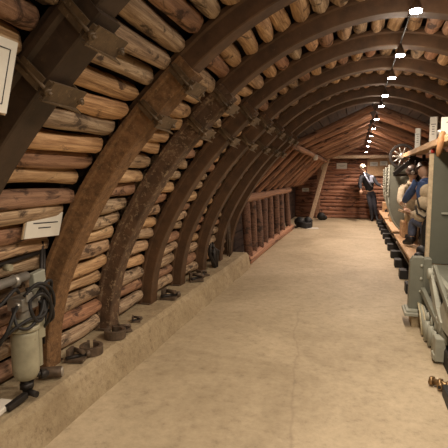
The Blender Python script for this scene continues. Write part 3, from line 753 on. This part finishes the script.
# ------------------------------------------------------------------ foreground hydraulic machine (right edge)
root = thing('hydraulic_support', (.9, 4.2, 0), 'pale grey-green hydraulic support machine with links and hoses, right foreground', 'machine')
def part(m, name, mat, bev=.004): return m.build(name, mat, root, bevel=bev)
m = MB(); m.box((.70, 4.78, .06), (.26, .20, .12)); part(m, 'foot_block', M['kerb'])
m = MB(); m.box((.67, 4.78, .135), (.34, .30, .03)); m.box((.66, 4.78, .16), (.28, .22, .02)); part(m, 'foot_plate', M['green_light'])
m = MB(); m.prism([V(.545, 0, .17), V(.545, 0, .64), V(.575, 0, .69), V(.67, 0, .69), V(.67, 0, .17)], (0, 4.74, 0), (0, 4.86, 0)); po = part(m, 'post_plate', M['green'])
m = MB()
for z in (.22, .35, .48, .61):
    bb = MB(); bb.lathe((.650, 4.74, z), [(.016, 0), (.014, .010), (.006, .014)], 10, (0, -1, 0)); bb.build('bolt_head', M['green_light'], po)
m = MB(); m.box((.705, 4.80, .43), (.07, .14, .50)); part(m, 'side_web', M['green'])
m = MB(); m.box((1.12, 4.62, .495), (.70, 1.55, .03)); part(m, 'top_plate', M['green'])
m = MB(); m.bar((.755, 5.55, .54), (.80, 3.75, .52), .05, .05); part(m, 'top_rail', M['green_light'])
m = MB(); m.box((1.08, 4.3, .27), (.50, 1.5, .42)); part(m, 'inner_frame', M['dark_metal'])
# pivot and linkage arms on the walkway side
m = MB(); m.lathe((.655, 4.42, .60), [(.02, 0), (.048, .004), (.052, .02), (.052, .06)], 18, (1, 0, 0)); part(m, 'pivot_cap', M['green_light'])
m = MB(); m.bar((.70, 4.42, .58), (.71, 4.10, .34), .05, .10); m.bar((.71, 4.10, .34), (.71, 3.86, .28), .05, .09); part(m, 'link_arm', M['green_light'])
m = MB(); m.bar((.70, 4.32, .68), (.70, 3.60, .50), .03, .05); part(m, 'link_arm', M['green'])
m = MB(); m.bar((.66, 4.68, .38), (.70, 3.98, .26), .04, .06); m.bar((.70, 3.98, .26), (.74, 3.74, .21), .05, .07); part(m, 'link_arm', M['green'])
m = MB(); m.bar((.735, 4.30, .56), (.735, 3.98, .12), .025, .03); part(m, 'tie_rod', M['green_light'])
m = MB(); m.prism([V(0, 4.00, .40), V(0, 3.72, .60), V(0, 3.45, .58), V(0, 3.50, .30), V(0, 3.84, .27)], (.70, 0, 0), (.73, 0, 0)); part(m, 'gusset_plate', M['green_light'])
m = MB(); m.cyl((.68, 4.02, .30), (.72, 4.02, .30), .022, 14); m.cyl((.66, 3.86, .19), (.72, 3.86, .19), .02, 14); part(m, 'pin', M['steel'])
# hose bundle and hydraulic cylinders
for k in range(4):
    o = .022*k; HP = [V(.63+o*.5, 4.70-.03*k, .24), V(.62+o*.5, 4.58-.03*k, .26), V(.62+o*.6, 4.46-.035*k, .22), V(.63+o*.6, 4.42-.04*k, .12), V(.64+o*.6, 4.41-.04*k, .02)]
    m = MB(); m.tube(HP, .013, 8); m.build('hose', M['yellow_hose'] if k % 2 == 0 else M['green_light'], root)
for k in range(3):
    m = MB(); y = 4.28-.13*k; x = .66+.012*k; m.cyl((x, y, .02), (x, y, .20), .030, 14); m.cyl((x, y, .20), (x+.01, y+.02, .27), .017, 12); part(m, 'hydraulic_cylinder', M['green_light'], 0)
m = MB(); m.box((.685, 3.84, .115), (.08, .13, .19)); m.box((.665, 3.84, .05), (.06, .11, .05)); part(m, 'valve_block', M['green_light'], .008)
m = MB(); m.box((.83, 3.72, .06), (.24, 1.9, .12)); m.box((.79, 3.56, .07), (.16, .40, .14)); m.box((.76, 2.92, .04), (.30, .64, .08)); part(m, 'base_skid', M['black'])
# brass hose fitting on the floor
root = thing('hose_fitting', (.62, 3.30, 0), 'dull brass hose fitting on the floor before the machine, right edge', 'fitting')
m = MB(); m.cyl((.56, 3.38, .035), (.70, 3.30, .035), .022, 14); m.build('pipe_body', M['brass'], root)
for p in ((.565, 3.377), (.615, 3.348), (.665, 3.32)):
    MB().lathe((p[0], p[1], .035), [(.034, -.012), (.034, .014)], 6, (.87, -.5, 0)).build('nut', M['brass'], root)
MB().cyl((.63, 3.34, .035), (.60, 3.28, .035), .018, 12).build('branch', M['brass'], root)
MB().cyl((.6005, 3.281, .035), (.599, 3.278, .035), .012, 12).build('bore', M['black'], root)
b = MB(); b.tube([V(.71, 3.29, .11), V(.76, 3.18, .112), V(.80, 3.0, .112), V(.82, 2.65, .112)], .028, 10); tag(b.build('floor_hose', M['black']), 'thick black hose running from the brass fitting at the right edge', 'hose')

# ------------------------------------------------------------------ people
def skin(verts, edges, sub=1):
    """grow a surface over a skeleton, return (verts, faces)"""
    me = bpy.data.meshes.new('tmp'); me.from_pydata([Vector(p) for p, r in verts], edges, [])
    ob = bpy.data.objects.new('tmp', me); COL.objects.link(ob)
    md = ob.modifiers.new('skin', 'SKIN'); md.use_smooth_shade = True
    if not me.skin_vertices: me.attributes.new('x', 'FLOAT', 'POINT')
    if not me.skin_vertices:
        bpy.context.view_layer.objects.active = ob
        bm = bmesh.new(); bm.from_mesh(me); ly = bm.verts.layers.skin.verify(); bm.to_mesh(me); bm.free()
    for i, (p, r) in enumerate(verts):
        me.skin_vertices[0].data[i].radius = (r, r) if not isinstance(r, tuple) else r
        me.skin_vertices[0].data[i].use_root = (i == 0)
    s2 = ob.modifiers.new('sub', 'SUBSURF'); s2.levels = sub; s2.render_levels = sub
    dg = bpy.context.evaluated_depsgraph_get(); ev = ob.evaluated_get(dg); em = ev.to_mesh()
    vs = [v.co.copy() for v in em.vertices]; fs = [list(p.vertices) for p in em.polygons]; ev.to_mesh_clear()
    bpy.data.objects.remove(ob); bpy.data.meshes.remove(me); return vs, fs

def head_mesh(m, c, face, up, s=1.0):
    """head with brow, nose, chin, mouth and ears; face = looking direction"""
    c = Vector(c); f = Vector(face).normalized(); u = (Vector(up)-f*Vector(up).dot(f)).normalized(); l = u.cross(f)
    R = Matrix((l, f, u)).transposed()     # local x left, y front, z up
    vs = []; fs = []; n, k = 20, 14
    def P(th, a):
        x = .075*sin(th)*cos(a); y = .095*sin(th)*sin(a); z = -.118*cos(th)
        if z < 0: x *= 1-.30*(-z/.118)**1.5; y = y*(1-.16*(-z/.118)) + (.012 if y > 0 else .0)
        if y > 0:
            g = math.exp(-((x/.014)**2)-(((z+.008)/.028)**2)); y += .024*g                   # nose
            y += .006*math.exp(-((z-.035)/.012)**2)*(1 if abs(x) < .05 else 0)                # brow
            y -= .010*math.exp(-(((abs(x)-.030)/.014)**2)-(((z-.014)/.012)**2))              # eye sockets
            y += .006*math.exp(-((x/.022)**2)-(((z+.052)/.008)**2))                          # lips
            y += .008*math.exp(-((x/.025)**2)-(((z+.095)/.018)**2))                          # chin
        return c+R @ Vector((x, y, z))*s
    vs.append(P(0, 0))
    for i in range(1, k):
        for j in range(n): vs.append(P(pi*i/k, 2*pi*j/n))
    vs.append(P(pi, 0)); L = len(vs)-1
    for j in range(n): fs.append((0, 1+(j+1) % n, 1+j)); fs.append((L, L-n+j, L-n+(j+1) % n))
    for i in range(k-2):
        for j in range(n): fs.append((1+i*n+j, 1+i*n+(j+1) % n, 1+(i+1)*n+(j+1) % n, 1+(i+1)*n+j))
    m.add(vs, fs, True)
    for sg in (-1, 1): m.ball(c+R @ Vector((sg*.076, -.005, .0))*s, .03*s, (.3, .6, 1), 8, 6, R)
    return R

def hand_mesh(m, w, d, palm_n, curl=.5, side=1):
    """palm and five separate bent fingers; w wrist, d pointing direction, palm_n palm normal"""
    w = Vector(w); d = Vector(d).normalized(); pn = (Vector(palm_n)-d*Vector(palm_n).dot(d)).normalized(); x = d.cross(pn)*side
    R = Matrix((x, d, pn)).transposed()
    m.ball(w+d*.045, 1, (.042, .055, .018), 12, 8, R)
    for k, (off, L) in enumerate(((-.030, .065), (-.010, .078), (.011, .073), (.031, .056))):
        p = w+d*.085+x*off; a = 0; pts = [w+d*.06+x*off*.9, p]
        for q in (.45, .32, .25):
            a += curl*.9; pts.append(pts[-1]+(d*cos(a)+pn*sin(a))*L*q)
        m.tube(pts, [.010, .0095, .009, .0085, .006], 8)
    a0 = w+d*.02-x*.025; m.tube([a0, a0+d*.025-x*.022+pn*.008, a0+d*.05-x*.028+pn*.018, a0+d*.068-x*.022+pn*.024], [.013, .012, .010, .007], 8)

def figure(J, face, label, jm, tm, helmet, feet_dir, hands=((0, -1, -.3), (0, -1, -.3)), gloves=None, scale_t=1.0, loc=None):
    """J: joints pelvis, belly, chest, neck, head, and (right,left) pairs sh, el, wr, hip, kn, an"""
    root = thing('person', loc or V(J['pelvis'].x, J['pelvis'].y, 0), label, 'person')
    pv, be, ch, ne, he = [J[k] for k in ('pelvis', 'belly', 'chest', 'neck', 'head')]
    V_ = [(pv, (.13, .10)), (be, (.12, .095)), (ch, (.145, .10)), (ne-(ne-ch)*.25, .075), (ne, .052), (he-(he-ne)*.35, .05)]
    E = [(0, 1), (1, 2), (2, 3), (3, 4), (4, 5)]
    for s in (0, 1):
        b0 = len(V_); V_ += [(J['sh'][s], .058), (J['el'][s], .040), (J['wr'][s], .026)]; E += [(2, b0), (b0, b0+1), (b0+1, b0+2)]
        b0 = len(V_); fd = Vector(feet_dir[s]); an = J['an'][s]
        V_ += [(J['hip'][s], .085), (J['kn'][s], .055), (an, .037), (an+fd*.10-V(0, 0, .035), .034), (an+fd*.17-V(0, 0, .045), .026)]
        E += [(0, b0), (b0, b0+1), (b0+1, b0+2), (b0+2, b0+3), (b0+3, b0+4)]
    m = MB(); vs, fs = skin(V_, E, 1); m.add(vs, fs, True)
    R = head_mesh(m, he, face, (he-ne).normalized()*.5+V(0, 0, .5))
    for s in (0, 1):
        hand_mesh(m, J['wr'][s], hands[s], V(0, 0, -1) if abs(Vector(hands[s]).normalized().z) < .9 else V(0, -1, 0), .55, 1 if s else -1)
    m.build('body', gloves or M['skin'], root) if False else m.build('body', M['skin'], root)
    for sg in (-1, 1): MB().ball(he+R @ Vector((sg*.030, .078, .014)), .010, n=8, m=6).build('eye', M['ink'], root)
    # jacket
    V_ = [(pv+(be-pv)*.1, (.165, .13)), (be, (.155, .125)), (ch, (.18, .13)), (ne-(ne-ch)*.18, .085)]; E = [(0, 1), (1, 2), (2, 3)]
    for s in (0, 1):
        b0 = len(V_); w = J['wr'][s]+(J['el'][s]-J['wr'][s])*.10
        mid = (J['sh'][s]+J['el'][s])/2; V_ += [(J['sh'][s], .078), (mid, .066), (J['el'][s], .060), (w, .045)]; E += [(2, b0), (b0, b0+1), (b0+1, b0+2), (b0+2, b0+3)]
    vs, fs = skin(V_, E, 1); jk = MB().add(vs, fs, True).build('jacket', jm, root)
    m = MB(); t_ = (he-ne).normalized(); m.tube([ne-t_*.05, ne+t_*.015], [.085, .072], 14); m.build('collar', jm, jk)
    # trousers
    V_ = [(pv+(be-pv)*.3, (.15, .12)), (pv, (.155, .125))]; E = [(0, 1)]
    for s in (0, 1):
        b0 = len(V_); V_ += [(J['hip'][s], .105), (J['kn'][s], .075), (J['an'][s]+(J['kn'][s]-J['an'][s])*.15, .060)]; E += [(1, b0), (b0, b0+1), (b0+1, b0+2)]
    vs, fs = skin(V_, E, 1); MB().add(vs, fs, True).build('trousers', tm, root)
    for s in (0, 1):
        an = J['an'][s]; fd = Vector(feet_dir[s])
        vs, fs = skin([(an+(J['kn'][s]-an)*.30, .062), (an, .052), (an+fd*.09-V(0, 0, .035), .046), (an+fd*.18-V(0, 0, .045), .036), (an-fd*.03-V(0, 0, .045), .035)], [(0, 1), (1, 2), (2, 3), (1, 4)], 1)
        MB().add(vs, fs, True).build('boot', M['boot'], root)
    # helmet with brim and lamp
    if helmet:
        m = MB(); u = R.col[2]; f = R.col[1]; c = he+u*.035*1.0
        m.lathe(c, [(.098, 0), (.112, -.004), (.112, .004), (.096, .012), (.090, .05), (.066, .085), (.03, .10), (.004, .104)], 20, u)
        h = m.build('helmet', helmet, root)
        MB().lathe(c+f*.085+u*.03, [(.026, 0), (.028, .03)], 12, f).build('headlamp', M['steel'], h)
    return root, R
# standing miner by the back wall, leaning on the farthest car
J = dict(pelvis=V(.47, 15.55, .93), belly=V(.42, 15.53, 1.10), chest=V(.36, 15.50, 1.36), neck=V(.27, 15.46, 1.57), head=V(.20, 15.41, 1.73),
         sh=(V(.16, 15.45, 1.46), V(.53, 15.42, 1.42)), el=(V(.13, 15.32, 1.20), V(.66, 15.22, 1.22)), wr=(V(.17, 15.12, 1.02), V(.80, 15.02, 1.14)),
         hip=(V(.40, 15.55, .88), V(.56, 15.55, .88)), kn=(V(.50, 15.42, .48), V(.62, 15.47, .48)), an=(V(.56, 15.50, .085), V(.70, 15.52, .085)))
r_, R = figure(J, (-.25, -1, -.25), 'miner in pale helmet and dark work clothes standing by the back wall', M['jacket_dark'], M['trouser_dark'], M['helmet_pale'],
               (V(-.2, -.95, 0), V(.1, -.98, 0)), ((.0, -.6, -.8), (.6, -.7, -.1)))
m = MB(); m.tube([V(.24, 15.42, 1.60), V(.30, 15.33, 1.45), V(.42, 15.34, 1.25), V(.52, 15.40, 1.12)], .022, 8); m.build('strap', M['strap'], r_)
m = MB(); m.box((.50, 15.36, 1.36), (.14, .09, .24)); m.build('respirator_pack', M['strap'], r_, bevel=.03)
# tan miner seated with his back to the far panel
J = dict(pelvis=V(.98, 8.22, .82), belly=V(.96, 8.12, .98), chest=V(.91, 7.98, 1.20), neck=V(.88, 7.88, 1.39), head=V(.87, 7.80, 1.53),
         sh=(V(.74, 7.94, 1.31), V(1.08, 7.94, 1.31)), el=(V(.69, 7.72, 1.09), V(1.10, 7.70, 1.10)), wr=(V(.76, 7.50, .98), V(.98, 7.46, 1.02)),
         hip=(V(.90, 8.15, .80), V(1.06, 8.15, .80)), kn=(V(.86, 7.75, .88), V(1.06, 7.75, .88)), an=(V(.90, 7.72, .53), V(1.08, 7.70, .53)))
figure(J, (-.1, -1, -.55), 'miner in tan jacket and brown helmet seated against the pale car panel', M['tan'], M['tan'], M['helmet_dark'],
       (V(0, -1, 0), V(0, -1, 0)), ((.1, -.95, -.25), (-.1, -.95, -.2)))
# blue miner seated on a box nearer the camera, reaching forward
J = dict(pelvis=V(1.14, 6.72, .84), belly=V(1.10, 6.80, 1.0), chest=V(1.05, 6.90, 1.24), neck=V(1.02, 6.96, 1.42), head=V(1.0, 7.02, 1.56),
         sh=(V(1.20, 6.94, 1.34), V(.88, 6.88, 1.36)), el=(V(1.2, 7.12, 1.14), V(.80, 7.06, 1.18)), wr=(V(1.04, 7.28, 1.08), V(.78, 7.30, 1.10)),
         hip=(V(1.22, 6.78, .82), V(1.04, 6.78, .82)), kn=(V(1.08, 7.14, .86), V(.90, 7.10, .84)), an=(V(1.06, 7.16, .535), V(.88, 7.10, .535)))
figure(J, (-.2, 1, -.6), 'miner in blue jacket and jeans seated behind the cab panel', M['blue'], M['denim'], M['helmet_dark'],
       (V(-.2, .95, 0), V(-.5, .8, 0)), ((-.3, .9, -.1), (-.1, .95, -.1)))[0].location.x -= .07
b = MB(); b.box((1.18, 6.66, .58), (.42, .36, .27)); tag(b.build('wooden_crate', M['plank'], bevel=.01), 'wooden crate seat under the blue jacketed miner', 'crate')
# crumpled sack with straps and a dark coat in the blue miner's lap / beside him
root = thing('sack_bag', (.86, 6.35, .80), 'cream canvas sack with dark straps beside the blue jacketed miner', 'bag')
b = MB(); b.ball((.90, 6.42, 1.28), .105, (.85, .9, 1), noise=.05); b.ball((.88, 6.40, 1.13), .13, (.95, .9, .75), noise=.06); b.build('upper_sack', M['sack'], root)
b = MB(); b.ball((.86, 6.42, .98), .13, (1, .9, .75), noise=.07); b.build('lower_sack', M['tan'], root)
b = MB(); b.tube([V(.76, 6.34, 1.10), V(.78, 6.30, 1.0), V(.86, 6.27, .95), V(.95, 6.29, 1.0), V(.99, 6.34, 1.10)], .014, 8); b.tube([V(.77, 6.31, 1.2), V(.80, 6.28, 1.08), V(.88, 6.26, 1.03)], .012, 8); b.build('strap', M['dark_metal'], root)
b = MB(); b.ball((.93, 6.30, .72), .13, (.75, .8, 1.9), noise=.07); b.ball((.88, 6.28, .52), .10, (1, 1.2, .75), noise=.08); b.ball((.80, 6.12, .485), .05, (1.2, 1.6, .8), noise=.05)
tag(b.build('dark_coat', M['black']), 'black coat and boots heaped on the car floor beside the cab', 'coat')
b = MB(); b.box((.76, 7.40, .935), (.20, .15, .014), Matrix.Rotation(.35, 3, 'Y') @ Matrix.Rotation(.4, 3, 'Z')); b.box((.745, 7.40, .918), (.18, .14, .010), Matrix.Rotation(.35, 3, 'Y') @ Matrix.Rotation(.4, 3, 'Z'))
tag(b.build('open_book', M['plank'], bevel=.002), 'tan folded paper held between the two seated miners', 'paper')
